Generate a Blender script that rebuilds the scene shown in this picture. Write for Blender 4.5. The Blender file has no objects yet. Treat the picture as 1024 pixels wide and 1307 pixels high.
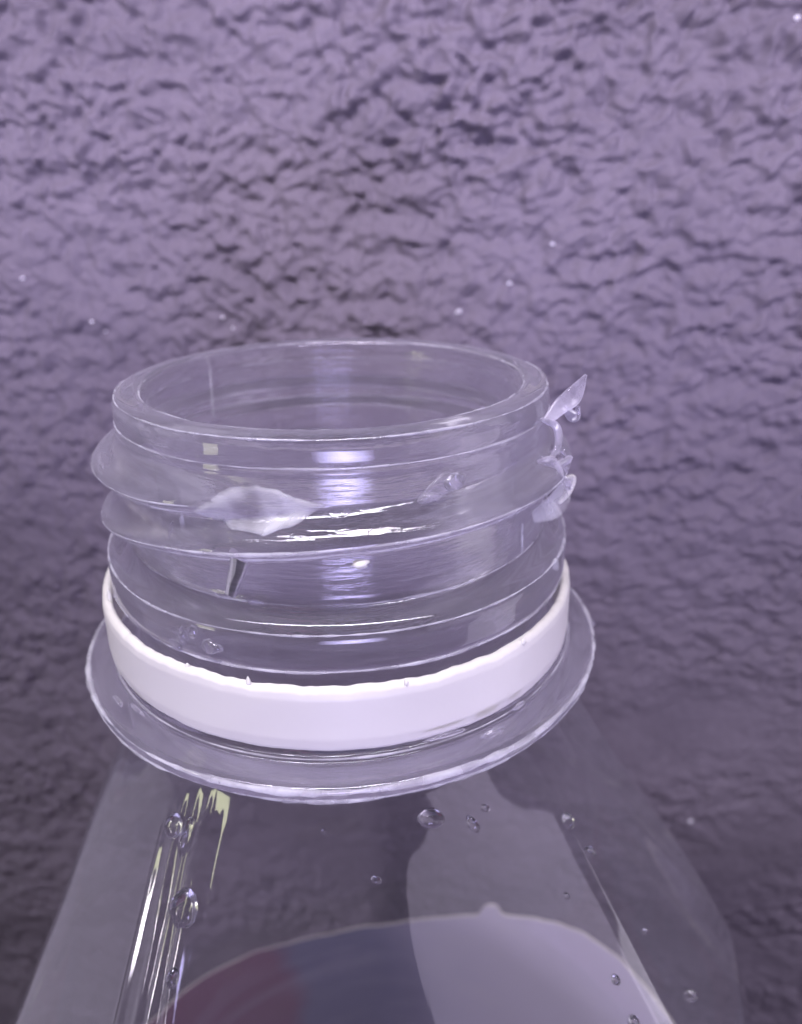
import bpy, bmesh, math, random
import numpy as np
from mathutils import Vector, Matrix

S = 0.001                      # the script is written in millimetres
ZT = 215.0                     # height of the bottle's rim above the ground, mm
rad = math.radians
scene = bpy.context.scene
coll = scene.collection

# ------------------------------------------------------------------ camera
CAM = dict(d=43.3646, h=9.8373, x=8.9482, pitch=0.401168, yaw=-0.117408, roll=-0.0128155, f=967.05)
cam = bpy.data.cameras.new('camera')
cam_o = bpy.data.objects.new('camera', cam)
coll.objects.link(cam_o)
cam.sensor_fit = 'VERTICAL'
cam.sensor_height = 24.0
cam.lens = CAM['f'] / 1307.0 * 24.0
cam.clip_start = 0.002
cam.clip_end = 20.0
p_, y_, r_ = CAM['pitch'], CAM['yaw'], CAM['roll']
fw = Vector((math.sin(y_) * math.cos(p_), math.cos(y_) * math.cos(p_), -math.sin(p_)))
rt = fw.cross(Vector((0, 0, 1))).normalized()
up = rt.cross(fw)
rt2 = rt * math.cos(r_) + up * math.sin(r_)
up2 = -rt * math.sin(r_) + up * math.cos(r_)
M = Matrix((rt2, up2, -fw)).transposed().to_4x4()
M.translation = Vector((CAM['x'], -CAM['d'], CAM['h'] + ZT)) * S
cam_o.matrix_world = M
cam.dof.use_dof = True
cam.dof.focus_distance = 0.036
cam.dof.aperture_fstop = 34.0
scene.camera = cam_o

# ------------------------------------------------------------------ world
w = bpy.data.worlds.new('World')
scene.world = w
w.use_nodes = True
bg = w.node_tree.nodes['Background']
bg.inputs[0].default_value = (0.62, 0.54, 0.78, 1)
bg.inputs[1].default_value = 0.29

# ------------------------------------------------------------------ lamps
def aim(o, target):
    d = Vector(target) - o.location
    o.rotation_euler = d.to_track_quat('-Z', 'Y').to_euler()

def area(name, loc, target, sx, sy, power, col, spread=180):
    l = bpy.data.lights.new(name, 'AREA')
    l.shape = 'RECTANGLE'
    l.size, l.size_y = sx * S, sy * S
    l.energy = power
    l.color = col
    l.spread = rad(spread)
    o = bpy.data.objects.new(name, l)
    coll.objects.link(o)
    o.location = Vector((loc[0], loc[1], loc[2] + ZT)) * S
    aim(o, Vector((target[0], target[1], target[2] + ZT)) * S)
    return o

def spot(name, loc, target, size, power, col, angle, blend):
    l = bpy.data.lights.new(name, 'SPOT')
    l.energy = power
    l.color = col
    l.spot_size = rad(angle)
    l.spot_blend = blend
    l.shadow_soft_size = size * S
    o = bpy.data.objects.new(name, l)
    coll.objects.link(o)
    o.location = Vector((loc[0], loc[1], loc[2] + ZT)) * S
    aim(o, Vector((target[0], target[1], target[2] + ZT)) * S)
    return o

LAV = (0.88, 0.78, 1.0)
area('added_wall_light', (10, -38, 66), (12, 40, 14), 200, 10, 0.080, (0.90, 0.82, 1.0), 74)  # unseen area light added overhead so the wall fades downwards
area('added_neck_light', (0, -34, 74), (0, -32, -10), 250, 5, 0.095, (0.94, 0.90, 1.0), 72)  # added above, out of view, to draw highlights on the neck
area('added_left_light', (-215, -50, -118), (0, 0, -10), 150, 150, 0.016, (0.90, 0.84, 1.0))  # unseen side light, added to whiten the neck's left outline
area('added_right_light', (225, -15, -118), (0, 0, -10), 110, 150, 0.085, (0.90, 0.84, 1.0))  # its counterpart, added out of view for the right outline
area('added_shoulder_light', (306, -170, 8), (0, 0, -22), 190, 230, 0.16, (0.84, 0.74, 1.0))  # unseen area light added for the pale reflection on the right shoulder panel
area('added_label_light', (-250, -215, -90), (14, 30, -98), 40, 80, 0.012, (0.92, 0.86, 1.0), 24)  # added out of view to brighten the inside of the label
area('front_lamp', (45, -185, -62), (0, 0, -6), 150, 46, 0.0200, (0.60, 0.55, 1.0), 30)
area('warm_lamp', (-250, -215, -10), (0, 0, -25), 46, 120, 0.095, (0.97, 1.0, 0.62))

scene.view_settings.view_transform = 'Standard'
scene.view_settings.look = 'None'
scene.view_settings.exposure = 0.0
scene.view_settings.gamma = 1.0
scene.view_settings.use_curve_mapping = False
scene.render.engine = 'CYCLES'
cy = scene.cycles
cy.use_denoising = True
cy.use_adaptive_sampling = True
cy.adaptive_threshold = 0.025
cy.max_bounces = 16
cy.transmission_bounces = 14
cy.transparent_max_bounces = 24
cy.glossy_bounces = 10
cy.diffuse_bounces = 4
cy.caustics_refractive = True
cy.caustics_reflective = True
cy.sample_clamp_indirect = 6.0
cy.blur_glossy = 0.3

# ------------------------------------------------------------------ helpers
def mat(name):
    m = bpy.data.materials.new(name)
    m.use_nodes = True
    nt = m.node_tree
    nt.nodes.clear()
    out = nt.nodes.new('ShaderNodeOutputMaterial')
    return m, nt, out

def N(nt, kind, **kw):
    n = nt.nodes.new(kind)
    for k, v in kw.items():
        setattr(n, k, v)
    return n

def tag(o, label=None, cat=None, group=None, kind=None):
    if label: o['label'] = label
    if cat: o['category'] = cat
    if group: o['group'] = group
    if kind: o['kind'] = kind
    return o

def mesh_obj(name, verts, faces, material, parent=None, smooth=True):
    me = bpy.data.meshes.new(name)
    me.from_pydata([tuple(v) for v in verts], [], [tuple(f) for f in faces])
    me.update()
    if smooth:
        me.polygons.foreach_set('use_smooth', np.ones(len(me.polygons), dtype=bool))
    me.materials.append(material)
    o = bpy.data.objects.new(name, me)
    coll.objects.link(o)
    if parent: o.parent = parent
    return o

def smoothstep(a, b, x):
    t = np.clip((x - a) / (b - a), 0, 1)
    return t * t * (3 - 2 * t)

# vectorised gradient noise
def make_perm(seed):
    r = np.random.RandomState(seed)
    p = r.permutation(256)
    return np.concatenate([p, p]), r.rand(256) * 2 * np.pi

def pnoise(x, y, seed=0):
    perm, ang = make_perm(seed)
    xi = np.floor(x).astype(int); yi = np.floor(y).astype(int)
    xf = x - xi; yf = y - yi
    u = xf ** 3 * (xf * (xf * 6 - 15) + 10)
    v = yf ** 3 * (yf * (yf * 6 - 15) + 10)
    def g(ix, iy, dx, dy):
        a = ang[perm[(perm[ix & 255] + iy) & 255]]
        return np.cos(a) * dx + np.sin(a) * dy
    n00 = g(xi, yi, xf, yf); n10 = g(xi + 1, yi, xf - 1, yf)
    n01 = g(xi, yi + 1, xf, yf - 1); n11 = g(xi + 1, yi + 1, xf - 1, yf - 1)
    return ((n00 * (1 - u) + n10 * u) * (1 - v) + (n01 * (1 - u) + n11 * u) * v) * 1.41

# ------------------------------------------------------------------ materials
def wall_material():
    m, nt, out = mat('rough_purple_plaster')
    b = N(nt, 'ShaderNodeBsdfPrincipled')
    tc = N(nt, 'ShaderNodeTexCoord')
    n1 = N(nt, 'ShaderNodeTexNoise'); n1.inputs['Scale'].default_value = 60; n1.inputs['Detail'].default_value = 6
    n2 = N(nt, 'ShaderNodeTexNoise'); n2.inputs['Scale'].default_value = 900; n2.inputs['Detail'].default_value = 4
    r = N(nt, 'ShaderNodeValToRGB')
    r.color_ramp.elements[0].position = 0.3; r.color_ramp.elements[0].color = (0.124, 0.106, 0.139, 1)
    r.color_ramp.elements[1].position = 0.7; r.color_ramp.elements[1].color = (0.178, 0.154, 0.196, 1)
    mx = N(nt, 'ShaderNodeMath', operation='MULTIPLY_ADD'); mx.inputs[1].default_value = 0.35; 
    nt.links.new(tc.outputs['Object'], n1.inputs['Vector']); nt.links.new(tc.outputs['Object'], n2.inputs['Vector'])
    nt.links.new(n2.outputs['Fac'], mx.inputs[0]); 
    sc = N(nt, 'ShaderNodeMath', operation='MULTIPLY'); sc.inputs[1].default_value = 0.65
    nt.links.new(n1.outputs['Fac'], sc.inputs[0]); nt.links.new(sc.outputs[0], mx.inputs[2])
    nt.links.new(mx.outputs[0], r.inputs['Fac'])
    nt.links.new(r.outputs['Color'], b.inputs['Base Color'])
    b.inputs['Roughness'].default_value = 0.85
    b.inputs['Specular IOR Level'].default_value = 0.15
    bp = N(nt, 'ShaderNodeBump'); bp.inputs['Strength'].default_value = 0.4; bp.inputs['Distance'].default_value = 0.0003
    nt.links.new(n2.outputs['Fac'], bp.inputs['Height']); nt.links.new(bp.outputs[0], b.inputs['Normal'])
    nt.links.new(b.outputs[0], out.inputs['Surface'])
    return m

def plastic_clear(name, rough=0.03, bump=0.15, tint=(0.965, 0.955, 0.985), clear=0.0, streak=True, haze=0.0):
    """solid clear polyester: refracting, faintly scratched round the neck"""
    m, nt, out = mat(name)
    b = N(nt, 'ShaderNodeBsdfPrincipled')
    b.inputs['Base Color'].default_value = (*tint, 1)
    b.inputs['Transmission Weight'].default_value = 1.0
    b.inputs['IOR'].default_value = 1.5
    tc = N(nt, 'ShaderNodeTexCoord')
    mp = N(nt, 'ShaderNodeMapping'); mp.inputs['Scale'].default_value = (260, 260, 2600) if streak else (700, 700, 700)
    nz = N(nt, 'ShaderNodeTexNoise'); nz.inputs['Scale'].default_value = 1.0; nz.inputs['Detail'].default_value = 4
    nt.links.new(tc.outputs['Object'], mp.inputs['Vector']); nt.links.new(mp.outputs[0], nz.inputs['Vector'])
    bp = N(nt, 'ShaderNodeBump'); bp.inputs['Strength'].default_value = bump; bp.inputs['Distance'].default_value = 0.0002
    nt.links.new(nz.outputs['Fac'], bp.inputs['Height']); nt.links.new(bp.outputs[0], b.inputs['Normal'])
    mr = N(nt, 'ShaderNodeMapRange')
    mr.inputs['From Min'].default_value = 0.45; mr.inputs['From Max'].default_value = 0.75
    mr.inputs['To Min'].default_value = rough; mr.inputs['To Max'].default_value = rough + 0.05
    nt.links.new(nz.outputs['Fac'], mr.inputs['Value']); nt.links.new(mr.outputs[0], b.inputs['Roughness'])
    if haze > 0:
        # fine scratches and moulding haze scatter a little of the light
        df = N(nt, 'ShaderNodeBsdfDiffuse'); df.inputs[0].default_value = (0.86, 0.82, 0.94, 1)
        tl = N(nt, 'ShaderNodeBsdfTranslucent'); tl.inputs[0].default_value = (0.86, 0.82, 0.94, 1)
        h1 = N(nt, 'ShaderNodeMixShader'); h1.inputs[0].default_value = 0.5
        nt.links.new(df.outputs[0], h1.inputs[1]); nt.links.new(tl.outputs[0], h1.inputs[2])
        hz = N(nt, 'ShaderNodeMapRange'); hz.inputs['From Min'].default_value = 0.35; hz.inputs['From Max'].default_value = 0.75
        hz.inputs['To Min'].default_value = haze * .5; hz.inputs['To Max'].default_value = haze * 1.8
        nt.links.new(nz.outputs['Fac'], hz.inputs['Value'])
        # a slanting view runs through more of the hazy plastic
        lw = N(nt, 'ShaderNodeLayerWeight'); lw.inputs['Blend'].default_value = 0.35
        ad = N(nt, 'ShaderNodeMath', operation='MULTIPLY_ADD', use_clamp=True); ad.inputs[1].default_value = haze * 2.4
        nt.links.new(lw.outputs['Facing'], ad.inputs[0]); nt.links.new(hz.outputs[0], ad.inputs[2])
        hz = ad
        h2 = N(nt, 'ShaderNodeMixShader'); nt.links.new(hz.outputs[0], h2.inputs[0])
        nt.links.new(b.outputs[0], h2.inputs[1]); nt.links.new(h1.outputs[0], h2.inputs[2])
        b = h2
    if clear > 0:
        t = N(nt, 'ShaderNodeBsdfTransparent'); t.inputs[0].default_value = (0.96, 0.95, 0.98, 1)
        mx = N(nt, 'ShaderNodeMixShader'); mx.inputs[0].default_value = clear
        nt.links.new(b.outputs[0], mx.inputs[1]); nt.links.new(t.outputs[0], mx.inputs[2])
        nt.links.new(mx.outputs[0], out.inputs['Surface'])
    else:
        nt.links.new(b.outputs[0], out.inputs['Surface'])
    return m

def plastic_thin(name):
    """thin blown wall: light passes straight through, Fresnel gloss on top"""
    m, nt, out = mat(name)
    geo = N(nt, 'ShaderNodeNewGeometry')
    ior = N(nt, 'ShaderNodeMapRange'); ior.inputs['To Min'].default_value = 1.6; ior.inputs['To Max'].default_value = 1 / 1.6
    nt.links.new(geo.outputs['Backfacing'], ior.inputs['Value'])
    fr = N(nt, 'ShaderNodeFresnel'); nt.links.new(ior.outputs[0], fr.inputs['IOR'])
    mul = N(nt, 'ShaderNodeMath', operation='MULTIPLY', use_clamp=True); mul.inputs[1].default_value = 1.45
    nt.links.new(fr.outputs[0], mul.inputs[0])
    tr = N(nt, 'ShaderNodeBsdfTransparent'); tr.inputs[0].default_value = (0.94, 0.93, 0.96, 1)
    gl = N(nt, 'ShaderNodeBsdfGlossy'); gl.inputs['Roughness'].default_value = 0.06
    gl.inputs['Color'].default_value = (1, 1, 1, 1)
    tc = N(nt, 'ShaderNodeTexCoord')
    nz = N(nt, 'ShaderNodeTexNoise'); nz.inputs['Scale'].default_value = 160; nz.inputs['Detail'].default_value = 3
    nt.links.new(tc.outputs['Object'], nz.inputs['Vector'])
    bp = N(nt, 'ShaderNodeBump'); bp.inputs['Strength'].default_value = 0.05; bp.inputs['Distance'].default_value = 0.0006
    nt.links.new(nz.outputs['Fac'], bp.inputs['Height']); nt.links.new(bp.outputs[0], gl.inputs['Normal'])
    # faint haze in the plastic, stronger where the view slants through it
    df = N(nt, 'ShaderNodeBsdfDiffuse'); df.inputs[0].default_value = (0.85, 0.82, 0.92, 1)
    tl = N(nt, 'ShaderNodeBsdfTranslucent'); tl.inputs[0].default_value = (0.85, 0.82, 0.92, 1)
    hm = N(nt, 'ShaderNodeMixShader'); hm.inputs[0].default_value = 0.5
    nt.links.new(df.outputs[0], hm.inputs[1]); nt.links.new(tl.outputs[0], hm.inputs[2])
    lw = N(nt, 'ShaderNodeLayerWeight'); lw.inputs['Blend'].default_value = 0.3
    hf = N(nt, 'ShaderNodeMath', operation='MULTIPLY_ADD', use_clamp=True); hf.inputs[1].default_value = 0.17; hf.inputs[2].default_value = 0.004
    nt.links.new(lw.outputs['Facing'], hf.inputs[0])
    hx = N(nt, 'ShaderNodeMixShader'); nt.links.new(hf.outputs[0], hx.inputs[0])
    nt.links.new(tr.outputs[0], hx.inputs[1]); nt.links.new(hm.outputs[0], hx.inputs[2])
    mx = N(nt, 'ShaderNodeMixShader')
    nt.links.new(mul.outputs[0], mx.inputs[0]); nt.links.new(hx.outputs[0], mx.inputs[1]); nt.links.new(gl.outputs[0], mx.inputs[2])
    nt.links.new(mx.outputs[0], out.inputs['Surface'])
    return m

def white_plastic():
    m, nt, out = mat('white_cap_plastic')
    b = N(nt, 'ShaderNodeBsdfPrincipled')
    b.inputs['Base Color'].default_value = (0.73, 0.70, 0.66, 1)
    b.inputs['Roughness'].default_value = 0.42
    b.inputs['Subsurface Weight'].default_value = 0.35
    b.inputs['Subsurface Radius'].default_value = (1, 1, 1)
    b.inputs['Subsurface Scale'].default_value = 0.0006
    tc = N(nt, 'ShaderNodeTexCoord')
    nz = N(nt, 'ShaderNodeTexNoise'); nz.inputs['Scale'].default_value = 700; nz.inputs['Detail'].default_value = 3
    nt.links.new(tc.outputs['Object'], nz.inputs['Vector'])
    bp = N(nt, 'ShaderNodeBump'); bp.inputs['Strength'].default_value = 0.12; bp.inputs['Distance'].default_value = 0.0002
    nt.links.new(nz.outputs['Fac'], bp.inputs['Height']); nt.links.new(bp.outputs[0], b.inputs['Normal'])
    nt.links.new(b.outputs[0], out.inputs['Surface'])
    return m

def frosted(name, haze=0.55, col=(0.80, 0.79, 0.84)):
    """whitened plastic for scuffs and painted edge glints: part diffuse, part clear"""
    m, nt, out = mat(name)
    d = N(nt, 'ShaderNodeBsdfPrincipled')
    d.inputs['Base Color'].default_value = (*col, 1); d.inputs['Roughness'].default_value = 0.3
    t = N(nt, 'ShaderNodeBsdfTransparent')
    tc = N(nt, 'ShaderNodeTexCoord')
    nz = N(nt, 'ShaderNodeTexNoise'); nz.inputs['Scale'].default_value = 500; nz.inputs['Detail'].default_value = 4
    nt.links.new(tc.outputs['Object'], nz.inputs['Vector'])
    mr = N(nt, 'ShaderNodeMapRange'); mr.inputs['From Min'].default_value = 0.35; mr.inputs['From Max'].default_value = 0.65
    mr.inputs['To Min'].default_value = max(0, haze - 0.15); mr.inputs['To Max'].default_value = min(1, haze + 0.15)
    nt.links.new(nz.outputs['Fac'], mr.inputs['Value'])
    mx = N(nt, 'ShaderNodeMixShader')
    nt.links.new(mr.outputs[0], mx.inputs[0]); nt.links.new(t.outputs[0], mx.inputs[1]); nt.links.new(d.outputs[0], mx.inputs[2])
    nt.links.new(mx.outputs[0], out.inputs['Surface'])
    return m

def water_material():
    m, nt, out = mat('water')
    b = N(nt, 'ShaderNodeBsdfPrincipled')
    b.inputs['Base Color'].default_value = (1, 1, 1, 1); b.inputs['Transmission Weight'].default_value = 1
    b.inputs['IOR'].default_value = 1.34; b.inputs['Roughness'].default_value = 0.0
    nt.links.new(b.outputs[0], out.inputs['Surface'])
    return m

def label_material():
    m, nt, out = mat('printed_label_film')
    tc = N(nt, 'ShaderNodeTexCoord')
    sep = N(nt, 'ShaderNodeSeparateXYZ'); nt.links.new(tc.outputs['Object'], sep.inputs[0])
    at = N(nt, 'ShaderNodeMath', operation='ARCTAN2')
    nt.links.new(sep.outputs['Y'], at.inputs[0]); nt.links.new(sep.outputs['X'], at.inputs[1])
    nz = N(nt, 'ShaderNodeTexNoise'); nz.inputs['Scale'].default_value = 45; nz.inputs['Detail'].default_value = 3
    nt.links.new(tc.outputs['Object'], nz.inputs['Vector'])
    wob = N(nt, 'ShaderNodeMath', operation='MULTIPLY_ADD'); wob.inputs[1].default_value = 0.6
    nt.links.new(nz.outputs['Fac'], wob.inputs[0]); nt.links.new(at.outputs[0], wob.inputs[2])
    mr = N(nt, 'ShaderNodeMapRange'); mr.inputs['From Min'].default_value = -math.pi; mr.inputs['From Max'].default_value = math.pi
    nt.links.new(wob.outputs[0], mr.inputs['Value'])
    r = N(nt, 'ShaderNodeValToRGB'); cr = r.color_ramp
    def P(deg): return (deg + 180) / 360.0
    cr.elements[0].position = 0; cr.elements[0].color = (0.80, 0.76, 0.90, 1)
    cr.elements[1].position = P(80); cr.elements[1].color = (0.82, 0.78, 0.92, 1)
    for d, c in ((100, (0.72, 0.70, 0.86)), (116, (0.44, 0.46, 0.62)), (136, (0.44, 0.46, 0.60)), (143, (0.56, 0.30, 0.40)), (172, (0.60, 0.33, 0.42))):
        e = cr.elements.new(P(d)); e.color = (*c, 1)
    nt.links.new(mr.outputs[0], r.inputs['Fac'])
    # crumpled white streaks in the print, lying round the bottle
    mp = N(nt, 'ShaderNodeMapping'); mp.inputs['Scale'].default_value = (40, 40, 150)
    ns = N(nt, 'ShaderNodeTexNoise'); ns.inputs['Scale'].default_value = 1.0; ns.inputs['Detail'].default_value = 3; ns.inputs['Distortion'].default_value = 0.6
    nt.links.new(tc.outputs['Object'], mp.inputs['Vector']); nt.links.new(mp.outputs[0], ns.inputs['Vector'])
    sr = N(nt, 'ShaderNodeMapRange'); sr.inputs['From Min'].default_value = 0.5; sr.inputs['From Max'].default_value = 0.72; sr.inputs['To Max'].default_value = 0.45
    nt.links.new(ns.outputs['Fac'], sr.inputs['Value'])
    mc = N(nt, 'ShaderNodeMix', data_type='RGBA'); mc.inputs['B'].default_value = (0.88, 0.86, 0.92, 1)
    nt.links.new(sr.outputs[0], mc.inputs['Factor']); nt.links.new(r.outputs[0], mc.inputs['A'])
    class _R: outputs = [mc.outputs['Result']]
    r = _R
    d = N(nt, 'ShaderNodeBsdfDiffuse'); nt.links.new(r.outputs[0], d.inputs['Color'])
    tl = N(nt, 'ShaderNodeBsdfTranslucent'); nt.links.new(r.outputs[0], tl.inputs['Color'])
    gl = N(nt, 'ShaderNodeBsdfGlossy'); gl.inputs['Roughness'].default_value = 0.25
    m1 = N(nt, 'ShaderNodeMixShader'); m1.inputs[0].default_value = 0.30
    nt.links.new(d.outputs[0], m1.inputs[1]); nt.links.new(tl.outputs[0], m1.inputs[2])
    m2 = N(nt, 'ShaderNodeMixShader'); m2.inputs[0].default_value = 0.08
    nt.links.new(m1.outputs[0], m2.inputs[1]); nt.links.new(gl.outputs[0], m2.inputs[2])
    nt.links.new(m2.outputs[0], out.inputs['Surface'])
    return m

def ground_material():
    m, nt, out = mat('dark_table_top')
    b = N(nt, 'ShaderNodeBsdfPrincipled')
    tc = N(nt, 'ShaderNodeTexCoord')
    nz = N(nt, 'ShaderNodeTexNoise'); nz.inputs['Scale'].default_value = 80; nz.inputs['Detail'].default_value = 5
    nt.links.new(tc.outputs['Object'], nz.inputs['Vector'])
    r = N(nt, 'ShaderNodeValToRGB')
    r.color_ramp.elements[0].color = (0.03, 0.025, 0.03, 1); r.color_ramp.elements[1].color = (0.06, 0.05, 0.06, 1)
    nt.links.new(nz.outputs['Fac'], r.inputs[0]); nt.links.new(r.outputs[0], b.inputs['Base Color'])
    b.inputs['Roughness'].default_value = 0.6
    nt.links.new(b.outputs[0], out.inputs['Surface'])
    return m

M_wall = wall_material()
M_neck = plastic_clear('clear_neck_plastic', rough=0.015, bump=0.24, clear=0.08, haze=0.085)
M_rim = plastic_clear('clear_moulded_plastic', rough=0.006, bump=0.01, clear=0.08, haze=0.075)
M_thin = plastic_thin('clear_blown_plastic')
M_white = white_plastic()
M_frost = frosted('scuffed_plastic', 0.17)
M_edge_glint = frosted('painted_edge_glint', 0.27, (0.86, 0.84, 0.92))  # pale mix that paints highlights along the moulded edges
M_shard = plastic_clear('torn_clear_plastic', rough=0.05, bump=0.25, streak=False, clear=0.1, haze=0.10)
M_torn = plastic_clear('torn_hazy_plastic', rough=0.05, bump=0.25, streak=False, clear=0.1, haze=0.28)
M_water = water_material()
M_label = label_material()
M_ground = ground_material()
M_edge, _nt, _o = mat('cream_film_edge')
_b = N(_nt, 'ShaderNodeBsdfPrincipled'); _b.inputs['Base Color'].default_value = (0.85, 0.82, 0.70, 1); _b.inputs['Roughness'].default_value = 0.4
_nt.links.new(_b.outputs[0], _o.inputs['Surface'])

# ------------------------------------------------------------------ wall and ground
WALL_Y = 40.0
def build_wall():
    def axis(lo, flo, fhi, hi, fine, coarse):
        return np.concatenate([np.arange(lo, flo, coarse), np.arange(flo, fhi, fine), np.arange(fhi, hi + coarse, coarse)])
    xs = axis(-260, -84, 76, 260, 0.24, 4.0)
    zs = axis(-ZT - 2, -140, 44, 170, 0.24, 4.0)
    X, Z = np.meshgrid(xs, zs)
    # slow warps pull the creases into wandering, mostly level ripples
    wx = pnoise(X / 8, Z / 6, 1) * 1.5 + pnoise(X / 2.6, Z / 2.2, 2) * 0.6
    wz = pnoise(X / 7, Z / 5, 3) * 1.2 + pnoise(X / 2.4, Z / 2.0, 4) * 0.6
    U, V = X + wx, Z + wz
    U, V = X + .55 * wx, Z + .55 * wz
    b1 = pnoise(U / 2.5, V / 2.1, 5)
    b2 = np.abs(pnoise(U / 1.9 + 31, V / 1.5 + 7, 6))
    b3 = pnoise(U / 1.05 + 11, V / 0.88 + 3, 7)
    b4 = pnoise(X / 0.6 + 3, Z / 0.48 + 8, 13)
    rg = pnoise(X / 21 + 4.2, Z / 13 + 1.7, 8)
    amp = 0.80 + 0.60 * np.clip(rg + 0.05, -0.42, 1) + 0.55 * smoothstep(-6, 24, Z) - 0.45 * smoothstep(-12, -55, Z)
    low = pnoise(X / 24, Z / 15, 9) * 1.1 + pnoise(X / 9 + 5, Z / 6 + 9, 10) * 0.45
    def sq(b, k): return np.sqrt(b * b + k * k) - k
    h = low + amp * (0.85 * b1 + 0.75 * np.power(sq(b2, 0.06), 0.9) + 0.38 * b3 + 0.08 * b4)
    pit = np.clip(pnoise(U / 2.3 + 70, V / 1.35 + 20, 12) - 0.30, 0, 1) * np.clip(.35 + 1.6 * rg, 0, 1.2)
    h -= pit * 1.6
    fine = ((X > -90) & (X < 82) & (Z > -146) & (Z < 50))
    h = np.where(fine, h, low)
    Y = WALL_Y - h
    nz, nx = X.shape
    co = np.stack([X, Y, Z + ZT], -1).reshape(-1, 3) * S
    idx = np.arange(nz * nx).reshape(nz, nx)
    f = np.stack([idx[:-1, :-1], idx[:-1, 1:], idx[1:, 1:], idx[1:, :-1]], -1).reshape(-1, 4)
    me = bpy.data.meshes.new('wall')
    me.vertices.add(len(co)); me.vertices.foreach_set('co', co.ravel())
    me.loops.add(f.size); me.loops.foreach_set('vertex_index', f.ravel().astype(np.int32))
    me.polygons.add(len(f))
    me.polygons.foreach_set('loop_start', np.arange(0, f.size, 4, dtype=np.int32))
    me.polygons.foreach_set('use_smooth', np.ones(len(f), dtype=bool))
    me.update(calc_edges=True)
    me.materials.append(M_wall)
    o = bpy.data.objects.new('wall', me); coll.objects.link(o)
    o['kind'] = 'structure'
    def surf(x, z):
        i = np.abs(zs - z).argmin(); j = np.abs(xs - x).argmin()
        return Y[i, j]
    return o, surf
wall, wall_y = build_wall()

# small faceted chips on the plaster, pale to stand in for white glints
rng = random.Random(4)
M_glint_speck, _nt, _o = mat('pale_glint_speck')
_b = N(_nt, 'ShaderNodeBsdfPrincipled'); _b.inputs['Base Color'].default_value = (0.8, 0.78, 0.85, 1); _b.inputs['Roughness'].default_value = 0.25
_nt.links.new(_b.outputs[0], _o.inputs['Surface'])
for (gx, gz, gs) in ((15.1, 4.6, .45), (5.6, -2.2, .55), (35.3, 23.6, .5), (-43.3, 1.3, .4), (-20.5, -2.9, .45), (-35.8, -3.4, .4), (10.9, .7, .4), (-19.4, -4.0, .3), (-34.6, -4.6, .3), (38.5, -70, .5)):
    bm = bmesh.new()
    bmesh.ops.create_icosphere(bm, subdivisions=1, radius=gs * .75 * S)
    for v in bm.verts:
        v.co *= rng.uniform(.55, 1.1); v.co.z *= .8
    me = bpy.data.meshes.new('glint_speck'); bm.to_mesh(me); bm.free(); me.materials.append(M_glint_speck)
    o = bpy.data.objects.new('glint_speck', me); coll.objects.link(o); o.parent = wall
    o.location = (gx * S, (wall_y(gx, gz) - gs * .3) * S, (gz + ZT) * S)

g = mesh_obj('ground', [(-.26, -.5, 0), (.26, -.5, 0), (.26, .05, 0), (-.26, .05, 0)], [(0, 1, 2, 3)], M_ground, smooth=False)
g['kind'] = 'structure'

# ------------------------------------------------------------------ bottle
NT = 720
TH = np.linspace(0, 2 * np.pi, NT, endpoint=False)

def resample(pts, step):
    """polyline -> denser polyline, corners kept"""
    out = [pts[0]]
    for a, b in zip(pts[:-1], pts[1:]):
        n = max(1, int(math.ceil(math.hypot(b[0] - a[0], b[1] - a[1]) / step)))
        for k in range(1, n + 1):
            t = k / n
            out.append((a[0] + (b[0] - a[0]) * t, a[1] + (b[1] - a[1]) * t))
    return out

def soften(pts, n=2):
    p = np.array(pts, float)
    for _ in range(n):
        q = p.copy(); q[1:-1] = .25 * p[:-2] + .5 * p[1:-1] + .25 * p[2:]; p = q
    return p

R0 = 12.5      # neck wall
outer = [(11.35, 0), (11.95, -.02), (12.28, -.18), (12.45, -.55), (12.48, -1.25), (12.42, -1.55), (12.50, -1.72), (R0 - .05, -2.0), (R0, -2.6),
         (R0, -8.1), (R0 + .15, -8.4), (13.55, -8.85), (13.95, -9.25), (14.02, -9.6), (14.02, -10.9), (13.92, -11.25), (13.3, -11.45), (12.85, -11.75),
         (12.75, -12.3), (12.75, -14.8), (12.95, -15.35), (13.4, -15.6), (14.5, -15.72), (14.6, -15.98), (15.85, -16.26), (16.08, -16.36), (16.16, -16.48), (16.16, -17.0), (16.08, -17.14), (15.85, -17.2),
         (13.7, -17.4), (13.2, -17.8), (13.1, -18.4), (13.2, -19.3)]
inner = [(13.2 - .5, -19.3), (11.6, -18.4), (11.0, -17.2), (10.8, -15.5), (10.75, -9), (10.75, -2.2), (10.8, -.9), (10.92, -.35), (11.1, -.08), (11.35, 0)]
shoulder = [(13.2, -19.3), (13.75, -20.0), (14.95, -22.3), (18.5, -29), (23.6, -38.5), (28.7, -48), (31.6, -57), (32.1, -68), (32.0, -80)]
body = [(32.0, -80), (32.0, -120), (31.2, -124), (31.2, -150), (32, -154), (32, -200), (31, -208), (27, -213.6), (24, -215), (18, -212), (0.5, -208)]

TU = np.array([70, 110, 150, 210, 245, 282, 318, 354, 450, 570, 600, 640])
TZ = np.array([-8.2, -8.0, -7.8, -6.7, -5.5, -4.75, -4.5, -4.4, -4.1, -3.7, -3.4, -3.1])
def thread_offset(th, z):
    deg = np.degrees(th)
    off = np.zeros_like(z)
    for k in (0, 1):
        u = deg + 360 * k
        zc = np.interp(u, TU, TZ)
        fade = smoothstep(85, 130, u) * (1 - smoothstep(596, 634, u))
        d = z - zc
        prof = np.cos(np.pi / 2 * np.clip(np.where(d > 0, d / 1.45, -d / 1.05), 0, 1)) ** 1.5
        off = np.maximum(off, 1.42 * prof * fade)
    return off

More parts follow.
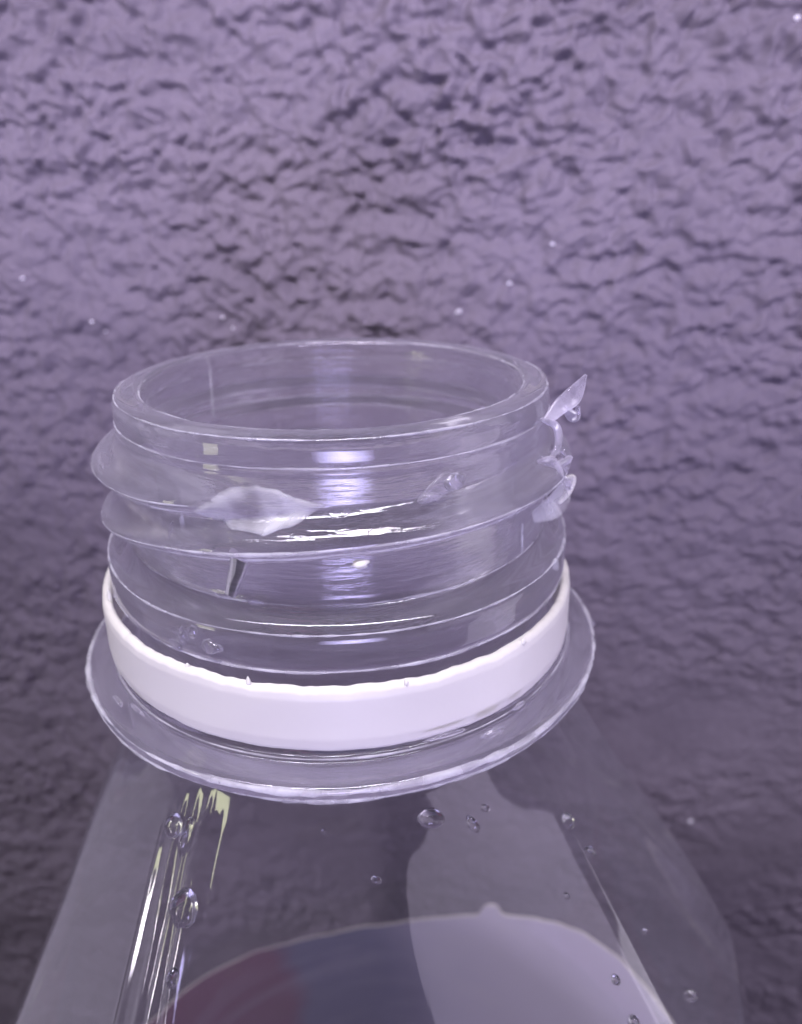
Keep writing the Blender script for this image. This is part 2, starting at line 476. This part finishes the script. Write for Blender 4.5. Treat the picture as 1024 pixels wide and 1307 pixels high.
def facet(th, z):
    """nine flat panels pressed into the shoulder, dying out into the round body"""
    a = math.radians(40)
    phi = th[..., None] - (np.radians(269) + a * np.arange(9))
    c = np.clip(np.cos(phi), 0, None)
    m = np.power(np.power(c, 110).sum(-1), 1 / 110.)
    rp = 1.0 / m
    rp = rp / 1.015
    k = smoothstep(-20.3, -24.0, z) * (1 - smoothstep(-58, -70, z))
    return 1 + .8 * k * (rp - 1)

def lean(z):
    """the blown body sits a little off the neck's axis"""
    return 1.5 * smoothstep(-19, -44, z)

def surface_points(prof, deform):
    P = np.array(prof)
    T, R = np.meshgrid(TH, P[:, 0]); _, Zz = np.meshgrid(TH, P[:, 1])
    R = deform(T, R, Zz)
    return np.stack([R * np.cos(T) + lean(Zz), R * np.sin(T), Zz + ZT], -1) * S    # [n, NT, 3]

def grid_normals(G):
    du = np.roll(G, -1, 1) - np.roll(G, 1, 1)
    dv = np.gradient(G, axis=0)
    n = np.cross(dv, du)
    n /= np.maximum(np.linalg.norm(n, axis=-1, keepdims=True), 1e-12)
    return n

def strip(name, G, Nn, i0, i1, material, parent, flip=False):
    """rows i0..i1 of a lathed grid as one mesh carrying the whole grid's normals"""
    sub = G[i0:i1 + 1]; nn = Nn[i0:i1 + 1]
    n = sub.shape[0]
    idx = np.arange(n * NT).reshape(n, NT)
    a = idx[:-1]; b = idx[1:]
    f = np.stack([a, b, np.roll(b, -1, 1), np.roll(a, -1, 1)], -1).reshape(-1, 4)
    if flip: f = f[:, ::-1]; nn = -nn
    me = bpy.data.meshes.new(name)
    co = sub.reshape(-1, 3)
    me.vertices.add(len(co)); me.vertices.foreach_set('co', co.ravel())
    me.loops.add(f.size); me.loops.foreach_set('vertex_index', np.ascontiguousarray(f).ravel().astype(np.int32))
    me.polygons.add(len(f)); me.polygons.foreach_set('loop_start', np.arange(0, f.size, 4, dtype=np.int32))
    me.polygons.foreach_set('use_smooth', np.ones(len(f), dtype=bool))
    me.update(calc_edges=True)
    me.normals_split_custom_set_from_vertices([tuple(v) for v in nn.reshape(-1, 3)])
    me.materials.append(material)
    o = bpy.data.objects.new(name, me); coll.objects.link(o); o.parent = parent
    return o

bottle = bpy.data.objects.new('bottle', None); coll.objects.link(bottle)
tag(bottle, 'clear plastic bottle with open screw neck and faceted shoulder before the purple wall', 'bottle')
bottle.empty_display_size = .02

po = soften(resample(outer, .10), 2)
def neck_deform(T, R, Z):
    wob = .05 * pnoise(T * 2.2 + 3, Z * .18, 21) 
    return R + np.where((Z < -1.5) & (Z > -9), thread_offset(T, Z), 0) * smoothstep(-1.6, -2.1, Z) + wob * smoothstep(-.2, -1.5, Z)
Go = surface_points(po, neck_deform); No = grid_normals(Go)
pi_ = soften(resample(inner, .18), 2)
Gi = surface_points(pi_, lambda T, R, Z: R + .04 * pnoise(T * 2.0, Z * .15, 22)); Gi[0] = Gi[0]; Ni = grid_normals(Gi)
# join inner bore to the outer start and end rows
Gi[-1] = Go[0]
ps = soften(resample(shoulder, .3), 3)
def sh_deform(T, R, Z):
    r = R * facet(T, Z)
    k = smoothstep(-20.5, -26, Z)
    # raised mould rib down one panel edge, with two fine side lines
    for c, wd, hgt in ((249.0, 2.2, .60), (244.3, 1.0, .30), (240.5, .8, .18), (236.5, 1.0, .24), (253.0, .9, .16), (289, .6, .04), (329.5, .7, .06)):
        d = np.degrees(T) - c
        r = r + k * hgt * np.exp(-(d / wd) ** 2) * (1 - smoothstep(-56, -66, Z))
    dg = np.degrees(T)
    zone = np.exp(-((dg - 246) / 7.5) ** 4) * smoothstep(-19.6, -22, Z) * (1 - smoothstep(-56, -66, Z))
    r = r + zone * (.22 * pnoise(dg / 2.6, Z * .10, 24) + .12 * pnoise(dg / 1.4, Z * .14, 25) + .07 * pnoise(dg / 4, Z * .35, 26))
    return r + (.09 * pnoise(T * 3, Z * .12, 23) + .02 * pnoise(T * 9, Z * .25, 27)) * k
Gs = surface_points(ps, sh_deform); Ns = grid_normals(Gs)

def row(P, z, start=0):
    return start + int(np.abs(P[start:, 1] - z).argmin())
r_lip = row(po, -1.62); r_thr = row(po, -8.2); r_bead = row(po, -11.75); r_nw = row(po, -15.1); r_fl = row(po, -17.6)
neck = strip('neck_wall', Gi, Ni, 0, len(Gi) - 1, M_neck, bottle)
strip('lip', Go, No, 0, r_lip, M_rim, neck)
strip('screw_thread', Go, No, r_lip, r_thr, M_neck, neck)
strip('locking_bead', Go, No, r_thr, r_bead, M_rim, neck)
strip('lower_neck', Go, No, r_bead, r_nw, M_neck, neck)
strip('support_ring', Go, No, r_nw, r_fl, M_rim, bottle)
# underside of the neck block: outer surface down to the root, closed by a flat ring to the bore
foot = np.concatenate([Go[r_fl:], Gi[:1]], 0)
strip('neck_root', foot, grid_normals(foot), 0, len(foot) - 1, M_neck, neck)
sh = strip('shoulder', Gs, Ns, 0, len(Gs) - 1, M_thin, bottle)
pb = soften(resample(body, 1.0), 2)
Gb = surface_points(pb, lambda T, R, Z: R); strip('body', Gb, grid_normals(Gb), 0, len(Gb) - 1, M_thin, bottle)

# label wrapped round the body, its cut upper edge a little wavy and higher on the right
def build_label():
    n = 40
    kd = [0, 25, 45, 60, 75, 95, 118, 140, 165, 200, 250, 300, 330, 360]
    kz = [-74, -72.5, -73.5, -77, -81.5, -86, -86, -82.5, -80, -82, -84, -82, -78, -74]
    dg = np.degrees(TH)
    top = np.interp(dg, kd, kz)
    ker = np.hanning(41); ker /= ker.sum()
    top = np.convolve(np.concatenate([top[-20:], top, top[:20]]), ker, 'valid')
    top = top + .45 * pnoise(TH * 4, TH * 0, 31) + .2 * pnoise(TH * 14, TH * 0 + .4, 33) + 1.9 * np.exp(-((dg - 71.5) / 2.4) ** 4)
    rows = []
    for k in range(n):
        z = top + (-150 - top) * (k / (n - 1.0)) ** 1.3
        r = 32.15 + .12 * pnoise(TH * 5, z * .2, 32)
        rows.append(np.stack([r * np.cos(TH) + 1.5, r * np.sin(TH), z + ZT], -1) * S)
    G = np.array(rows)
    o = strip('label', G, grid_normals(G), 0, n - 1, M_label, bottle)
    sol = o.modifiers.new('thickness', 'SOLIDIFY'); sol.thickness = .00012; sol.offset = 1
    o['label'] = 'printed wrap label seen from inside through the shoulder'
    # pale cut edge of the film
    rows = []
    for a in np.linspace(0, 2 * np.pi, 7):
        r = 32.1 + .14 * math.cos(a); z = top + .09 * math.sin(a)
        rows.append(np.stack([r * np.cos(TH) + 1.5, r * np.sin(TH), z + ZT], -1) * S)
    G = np.array(rows)
    strip('cut_edge', G, grid_normals(G), 0, 6, M_edge, o)
    return o
build_label()

# ------------------------------------------------------------------ white tamper ring
def build_ring():
    prof = [(14.0, -11.95), (14.12, -11.82), (14.36, -11.84), (14.5, -12.0), (14.56, -12.4), (14.58, -14.7), (14.52, -15.3), (14.36, -15.5), (14.1, -15.45), (14.0, -15.1), (13.96, -12.3), (14.0, -11.95)]
    P = resample(prof, .12)
    rr = np.random.RandomState(5)
    jag = .10 * pnoise(TH * 9, TH * 0 + .3, 41) + .06 * pnoise(TH * 28, TH * 0 + .7, 42)
    def dz(T, z): 
        topw = smoothstep(-13, -11.9, z); botw = smoothstep(-14, -15, z)
        return topw * jag[None, :] + botw * .5 * jag[None, ::-1]
    P = np.array(P)
    T, R = np.meshgrid(TH, P[:, 0]); _, Zz = np.meshgrid(TH, P[:, 1])
    Zz = Zz + dz(T, Zz)
    R = R + .08 * np.cos(2 * (T - .6)) + .05 * pnoise(T * 3, Zz * .2, 43)
    X = R * np.cos(T) - .10; Y = R * np.sin(T)
    Zz = Zz - .022 * X
    G = np.stack([X, Y, Zz + ZT], -1) * S
    o = strip('tamper_ring', G, grid_normals(G), 0, len(P) - 1, M_white, None)
    tag(o, 'white plastic tamper ring left loose above the bottle neck\'s clear flange', 'ring')
    return o
ring = build_ring()

def bump_mesh(name, centre, normal, upv, lu, lr, ln, material, parent=None, seed=0, rough=.15, sub=2, taper=0.0):
    """irregular rounded lump: half-lengths along upv, across and along the normal"""
    rng = random.Random(seed)
    n = Vector(normal).normalized(); u = Vector(upv); u = (u - n * u.dot(n)).normalized(); r = u.cross(n)
    bm = bmesh.new(); bmesh.ops.create_icosphere(bm, subdivisions=sub, radius=1)
    for v in bm.verts:
        k = 1 + rough * (rng.random() - .5) * 2
        c = v.co * k
        tp = 1 + taper * c.y
        v.co = Vector(centre) + (r * (c.x * lr * tp) + u * (c.y * lu) + n * (c.z * ln * tp))
        v.co *= S
    for f in bm.faces: f.smooth = True
    me = bpy.data.meshes.new(name); bm.to_mesh(me); bm.free(); me.materials.append(material)
    o = bpy.data.objects.new(name, me); coll.objects.link(o)
    if parent: o.parent = parent
    return o

def cyl(r, deg, z):
    t = rad(deg); return Vector((r * math.cos(t), r * math.sin(t), z + ZT)), Vector((math.cos(t), math.sin(t), 0))

for k, (deg, h, lw) in enumerate(((262, .32, .13), (292.8, .26, .12), (211, .85, .40), (248, .2, .16), (322, .2, .2), (100, .3, .15), (150, .3, .15), (40, .3, .15))):
    c, n = cyl(14.26, deg, -11.85 + .022 * -14.2 * math.cos(rad(deg)))
    bump_mesh('broken_bridge', c, n, (0, 0, 1), h, lw, .14, M_white, ring, k, .2, 2, -.5)

# ------------------------------------------------------------------ edge glints: fine whitened tubes standing in for highlight lines on the plastic
def glint_line(name, pts, radius, parent, closed=False):
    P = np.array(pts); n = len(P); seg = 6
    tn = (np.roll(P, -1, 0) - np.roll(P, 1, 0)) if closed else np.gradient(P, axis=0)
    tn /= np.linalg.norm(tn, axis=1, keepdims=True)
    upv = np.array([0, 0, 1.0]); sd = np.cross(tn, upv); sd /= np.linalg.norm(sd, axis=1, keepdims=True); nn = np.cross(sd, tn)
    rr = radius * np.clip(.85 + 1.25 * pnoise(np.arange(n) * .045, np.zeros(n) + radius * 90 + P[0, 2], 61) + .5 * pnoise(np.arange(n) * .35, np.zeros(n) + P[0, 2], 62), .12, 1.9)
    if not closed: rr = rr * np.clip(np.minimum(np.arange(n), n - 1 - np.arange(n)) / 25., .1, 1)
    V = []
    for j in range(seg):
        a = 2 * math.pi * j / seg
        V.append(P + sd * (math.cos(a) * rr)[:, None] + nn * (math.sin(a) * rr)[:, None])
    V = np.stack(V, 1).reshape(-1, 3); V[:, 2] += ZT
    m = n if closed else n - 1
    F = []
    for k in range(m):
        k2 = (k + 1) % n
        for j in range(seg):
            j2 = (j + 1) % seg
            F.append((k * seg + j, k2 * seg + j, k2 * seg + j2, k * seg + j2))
    return mesh_obj(name, V * S, F, M_edge_glint, parent)

def ring_pts(r, z, wob=.02):
    t = np.linspace(0, 2 * np.pi, 360, endpoint=False)
    rr = r + .05 * pnoise(t * 2.2 + 3, t * 0 + z * .18, 21)
    return np.stack([rr * np.cos(t), rr * np.sin(t), z + wob * pnoise(t * 6, t * 0 + z, 63)], -1)
glint_line('lip_glint', ring_pts(12.30, -.20), .055, neck, True)
glint_line('lip_glint', ring_pts(11.0, -.14), .05, neck, True)
glint_line('lip_glint', ring_pts(12.46, -1.5), .05, neck, True)
glint_line('bead_glint', ring_pts(13.93, -9.2), .07, neck, True)
glint_line('bead_glint', ring_pts(12.6, -8.35), .05, neck, True)
glint_line('bead_glint', ring_pts(13.96, -11.2), .06, neck, True)
glint_line('flange_glint', ring_pts(16.17, -16.45), .12, neck, True)
glint_line('flange_glint', ring_pts(16.12, -17.02), .10, neck, True)
glint_line('flange_glint', ring_pts(14.56, -15.85), .05, neck, True)
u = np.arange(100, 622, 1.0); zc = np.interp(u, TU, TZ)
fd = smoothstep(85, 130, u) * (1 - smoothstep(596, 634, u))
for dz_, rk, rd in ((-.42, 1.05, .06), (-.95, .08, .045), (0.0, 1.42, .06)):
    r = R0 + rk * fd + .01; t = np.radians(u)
    glint_line('crest_glint', np.stack([r * np.cos(t), r * np.sin(t), zc + dz_], -1), rd, neck)

# ------------------------------------------------------------------ scuffs and torn slivers on the neck (parts of the bottle)
def patch(name, centre_deg, centre_z, outline, r_off, material, thick=.1):
    """a film following the neck: outline in (degrees, mm) about the centre, r(theta, z) from the neck surface"""
    n = 96; rings = 12
    pts = np.array(outline, float)
    ang = np.linspace(0, len(pts), n, endpoint=False)
    i = ang.astype(int); t = ang - i
    p0 = pts[i % len(pts)]; p1 = pts[(i + 1) % len(pts)]
    t = (t * t * (3 - 2 * t))[:, None]
    edge = p0 * (1 - t) + p1 * t
    edge = edge * (1 + .06 * pnoise(ang * 1.7, ang * 0 + 2.2, 52) + .025 * pnoise(ang * 4.1, ang * 0 + 5.2, 53))[:, None]
    verts, faces = [], []
    for k in range(rings + 1):
        q = edge * (k / rings)
        d = np.radians(centre_deg + q[:, 0]); z = centre_z + q[:, 1]
        r = R0 + thread_offset(d, z) + r_off + .05 * pnoise(q[:, 0] * .3, q[:, 1] * 1.8, 51) - .1 * (k == rings)
        for a, b, c in zip(r, d, z): verts.append((a * math.cos(b) * S, a * math.sin(b) * S, (c + ZT) * S))
    for k in range(rings):
        for j in range(n):
            a = k * n + j; b = k * n + (j + 1) % n
            faces.append((a, b, b + n, a + n))
    o = mesh_obj(name, verts, faces, material, neck)
    sol = o.modifiers.new('thickness', 'SOLIDIFY'); sol.thickness = thick * S; sol.offset = 1
    return o
p = patch('scuffed_patch', 264.5, -3.25, [(-13, -.35), (-9, .25), (-6, .75), (0, .95), (5, .7), (8, .35), (13.5, .05), (8, -.75), (2, -1.1), (-5, -1.05), (-9, -.8)], .10, M_frost)
p['label'] = 'whitened scuff on the screw thread'
patch('scuffed_patch', 302, -2.9, [(-4, -.5), (-1, .1), (2, .6), (6, .5), (8, .2), (4, -.2), (0, -.5)], .12, M_shard)

# leaf-shaped shard of torn plastic sticking out of the thread's end at the right
def sliver(name, pts, widths, thick, normal, material, parent, curl=0.0):
    """bent tapering blade along pts (mm), rounded section, closed"""
    P = [Vector(q) for q in pts]
    n = 24; seg = 14
    verts, faces = [], []
    m = len(P) - 1
    def cr(arr, t):
        i = min(int(t * m), m - 1); f = t * m - i
        a = arr[max(i - 1, 0)]; b = arr[i]; c = arr[i + 1]; d = arr[min(i + 2, m)]
        return 0.5 * ((2 * b) + (c - a) * f + (2 * a - 5 * b + 4 * c - d) * f * f + (3 * b - a - 3 * c + d) * f ** 3)
    N0 = Vector(normal).normalized()
    for k in range(n + 1):
        t = k / n
        c = cr(P, t); wd = max(cr(list(widths), t), .02)
        tn = (cr(P, min(t + .02, 1)) - cr(P, max(t - .02, 0))).normalized()
        side = tn.cross(N0).normalized(); nn = side.cross(tn)
        for j in range(seg):
            a = 2 * math.pi * j / seg
            sx = math.copysign(abs(math.cos(a)) ** .7, math.cos(a)) * wd
            sn = math.sin(a) * thick * (1 + .5 * abs(math.cos(a)) ** 4)
            q = c + side * sx + nn * (sn + curl * sx * sx)
            verts.append((q.x * S, q.y * S, (q.z + ZT) * S))
    for k in range(n):
        for j in range(seg):
            a = k * seg + j; b = k * seg + (j + 1) % seg
            faces.append((a, b, b + seg, a + seg))
    faces.append(tuple(range(seg))[::-1]); faces.append(tuple(n * seg + j for j in range(seg)))
    return mesh_obj(name, verts, faces, material, parent)

def at(r, deg, z):
    t = rad(deg); return Vector((r * math.cos(t), r * math.sin(t), z))
o = sliver('torn_shard', [at(12.6, 344, -1.7), at(13.2, 348, -1.0), at(13.8, 351, -.5), at(14.35, 352.5, .55)], [.22, .44, .48, .07], .10, at(1, 262, .2), M_torn, neck, .5)
o['label'] = 'leaf-shaped clear shard sticking out at the right of the lip'
sliver('torn_shard', [at(13.4, 348, -1.0), at(13.7, 350, -1.5), at(13.95, 352, -1.75), at(14.1, 352, -1.2)], [.1, .3, .3, .08], .12, at(1, 262, .2), M_torn, neck, .4)
sliver('torn_shard', [at(12.6, 340, -1.3), at(13.1, 346, -2.0), at(13.3, 345, -3.0), at(13.0, 340, -3.8)], [.1, .22, .2, .06], .1, at(1, 300, .2), M_torn, neck, .3)
for k in range(5):
    q = random.Random(70 + k); d0 = q.uniform(336, 348); z0 = q.uniform(-6.5, -1.6)
    sliver('torn_shard', [at(12.6, d0, z0), at(13.2, d0 + q.uniform(1, 4), z0 - q.uniform(-.3, .5)), at(13.5 + q.random() * .5, d0 + q.uniform(2, 7), z0 - q.uniform(.2, .9)), at(13.1 + q.random() * .6, d0 + q.uniform(3, 8), z0 - q.uniform(.6, 1.5))],
           [.08, q.uniform(.15, .3), q.uniform(.12, .26), .06], .14, at(1, 300, q.uniform(-.3, .3)), M_torn, neck, q.uniform(-.2, .3))
# hazy flap torn from the thread
o = sliver('torn_flap', [at(13.0, 333, -6.2), at(13.6, 338, -5.9), at(13.9, 343, -5.5), at(14.0, 349, -5.6), at(13.8, 352, -5.9)], [.35, .75, .8, .65, .15], .10, at(1, 310, .1), M_frost, neck, .15)
o['label'] = 'whitish flap torn from the right end of the thread'
sliver('torn_flap', [at(13.75, 349, -5.1), at(14.1, 353, -5.5), at(13.9, 352.5, -6.3), at(13.5, 349, -6.7)], [.06, .2, .22, .06], .12, at(1, 300, 0), M_white, neck, .2)
# moulding line down the inside of the bore
sliver('mould_seam', [at(10.95, 152, -.1), at(10.68, 152, -.8), at(10.66, 152.5, -2.2), at(10.66, 153, -4.2)], [.06, .10, .09, .05], .08, at(1, 152, 0), M_frost, neck)
sliver('mould_seam', [at(12.62, 331, -6.5), at(12.64, 331, -7.2), at(12.7, 331, -8.2)], [.05, .07, .05], .06, at(1, 331, 0), M_frost, neck)
# little burrs on the thread and collar
for k, (r, deg, z, a, b, c, mm) in enumerate((
        (13.75, 284.8, -5.62, .17, .42, .22, M_white), (13.2, 305, -2.5, .4, .55, .25, M_shard), (13.15, 300, -3.0, .2, .5, .2, M_shard),
        (13.1, 243.7, -5.0, .45, .10, .12, M_shard), (13.1, 247, -4.4, .5, .12, .12, M_frost), (14.05, 250, -9.7, .3, .3, .2, M_shard),
        (14.05, 247, -10.2, .5, .2, .2, M_shard), (14.05, 254, -10.3, .35, .6, .2, M_shard), (12.8, 262, -8.2, .12, .4, .1, M_shard),
        (14.0, 338, -9.3, .35, .25, .25, M_frost), (13.6, 345, -3.4, .35, .2, .2, M_shard), (13.9, 244.5, -10.9, .3, .5, .25, M_shard))):
    c0, n0 = cyl(r, deg, z)
    bump_mesh('burr', c0, n0, (0, 0, 1), a, b, c, mm, neck, 10 + k, .35)
# knobs on the flange edge where the parting line runs
for k, (r, deg, z, a, b, c) in enumerate(((16.2, 3, -16.6, .35, .35, .3), (15.0, 318, -15.3, .15, .5, .1), (15.6, 309, -15.5, .2, .9, .12), (14.9, 300, -15.2, .12, 1.1, .1), (15.2, 234, -15.3, .15, .7, .12), (15.5, 228, -15.45, .15, .6, .12))):
    c0, n0 = cyl(r, deg, z)
    bump_mesh('burr', c0, n0, (0, 0, 1), a, b, c, M_shard, neck, 40 + k, .3)

# ------------------------------------------------------------------ water
def shoulder_r(z):
    return float(np.interp(-z, [-q[1] for q in shoulder], [q[0] for q in shoulder]))

def droplet(deg, z, half_up, half_across, height, label, seed, tilt=0.0):
    t = np.array([rad(deg)]); zz = np.array([z])
    r = float(sh_deform(t, np.array([shoulder_r(z)]), zz)[0])
    e = .4
    slope = (shoulder_r(z - e) - shoulder_r(z + e)) / (2 * e)
    n = Vector((math.cos(t[0]), math.sin(t[0]), slope)).normalized()
    c = Vector((r * math.cos(t[0]) + float(lean(zz)[0]), r * math.sin(t[0]), z + ZT)) + n * (height * .25)
    upv = Vector((math.sin(tilt) * -math.sin(t[0]), math.sin(tilt) * math.cos(t[0]), math.cos(tilt)))
    o = bump_mesh('water_droplet', c, n, upv, half_up, half_across, height, M_water, None, seed, .06, 3, -.12)
    tag(o, label, 'droplet', 'water droplets on the shoulder')
    return o
DROPS = [
 (297.9, -20.95, .5, .75, .5, 'largest clear droplet on the shoulder just under the flange, right of centre', .3),
 (307.0, -22.0, .55, .25, .3, 'slanting oval droplet right of the largest one under the flange', -.3),
 (311.0, -21.6, .22, .2, .25, 'tiny round droplet just under the flange, right of the slanting one', 0),
 (329.0, -24.4, .5, .3, .35, 'oval droplet high on the panel edge at the right of the shoulder', .2),
 (331.3, -26.7, .4, .22, .3, 'small droplet just below the oval one on the right panel edge', -.2),
 (249.2, -24.8, 1.05, .8, .5, 'big oval droplet sitting on the yellowish rib at the left', 0),
 (244.2, -22.5, 1.1, .3, .35, 'long thin droplet above the big oval one on the left rib', 0),
 (240.2, -22.4, .7, .55, .35, 'round hazy droplet at the far left under the flange', 0),
 (323.5, -32.5, .3, .22, .25, 'small droplet low on the bright right panel', .2),
 (338.8, -38.4, .38, .35, .35, 'bright round droplet at the lower right near the bottle edge', 0),
 (323.3, -34.8, .35, .3, .3, 'droplet lowest on the bright right panel at the picture edge', 0),
 (321.7, -27.6, .22, .12, .18, 'speck-sized droplet in the middle of the bright right panel', 0),
 (335.6, -32.9, .2, .16, .18, 'speck-sized droplet on the dark strip at the right edge', 0),
 (249.3, -27.9, .55, .3, .35, 'small glinting droplet low on the left rib below the big one', 0),
 (284.8, -23.0, .18, .3, .15, 'thin droplet on the edge between the dark and bright panels', .5),
 (274.8, -20.9, .12, .14, .12, 'pinpoint droplet at the top of the dark middle panel', 0),
]
for k, (deg, z, a, b, c, lab, tl) in enumerate(DROPS):
    droplet(deg, z, a, b, c, lab, 100 + k, tl)

# the drip hanging under the thread
o = sliver('water_drip', [at(13.5, 261.5, -5.4), at(13.3, 260.2, -6.2), at(13.15, 258.6, -7.0), at(13.05, 257.4, -7.75)], [.5, .42, .36, .28], .26, at(1, 259, 0), M_rim, None)
tag(o, 'clear drip hanging from the screw thread, left of centre', 'drip')
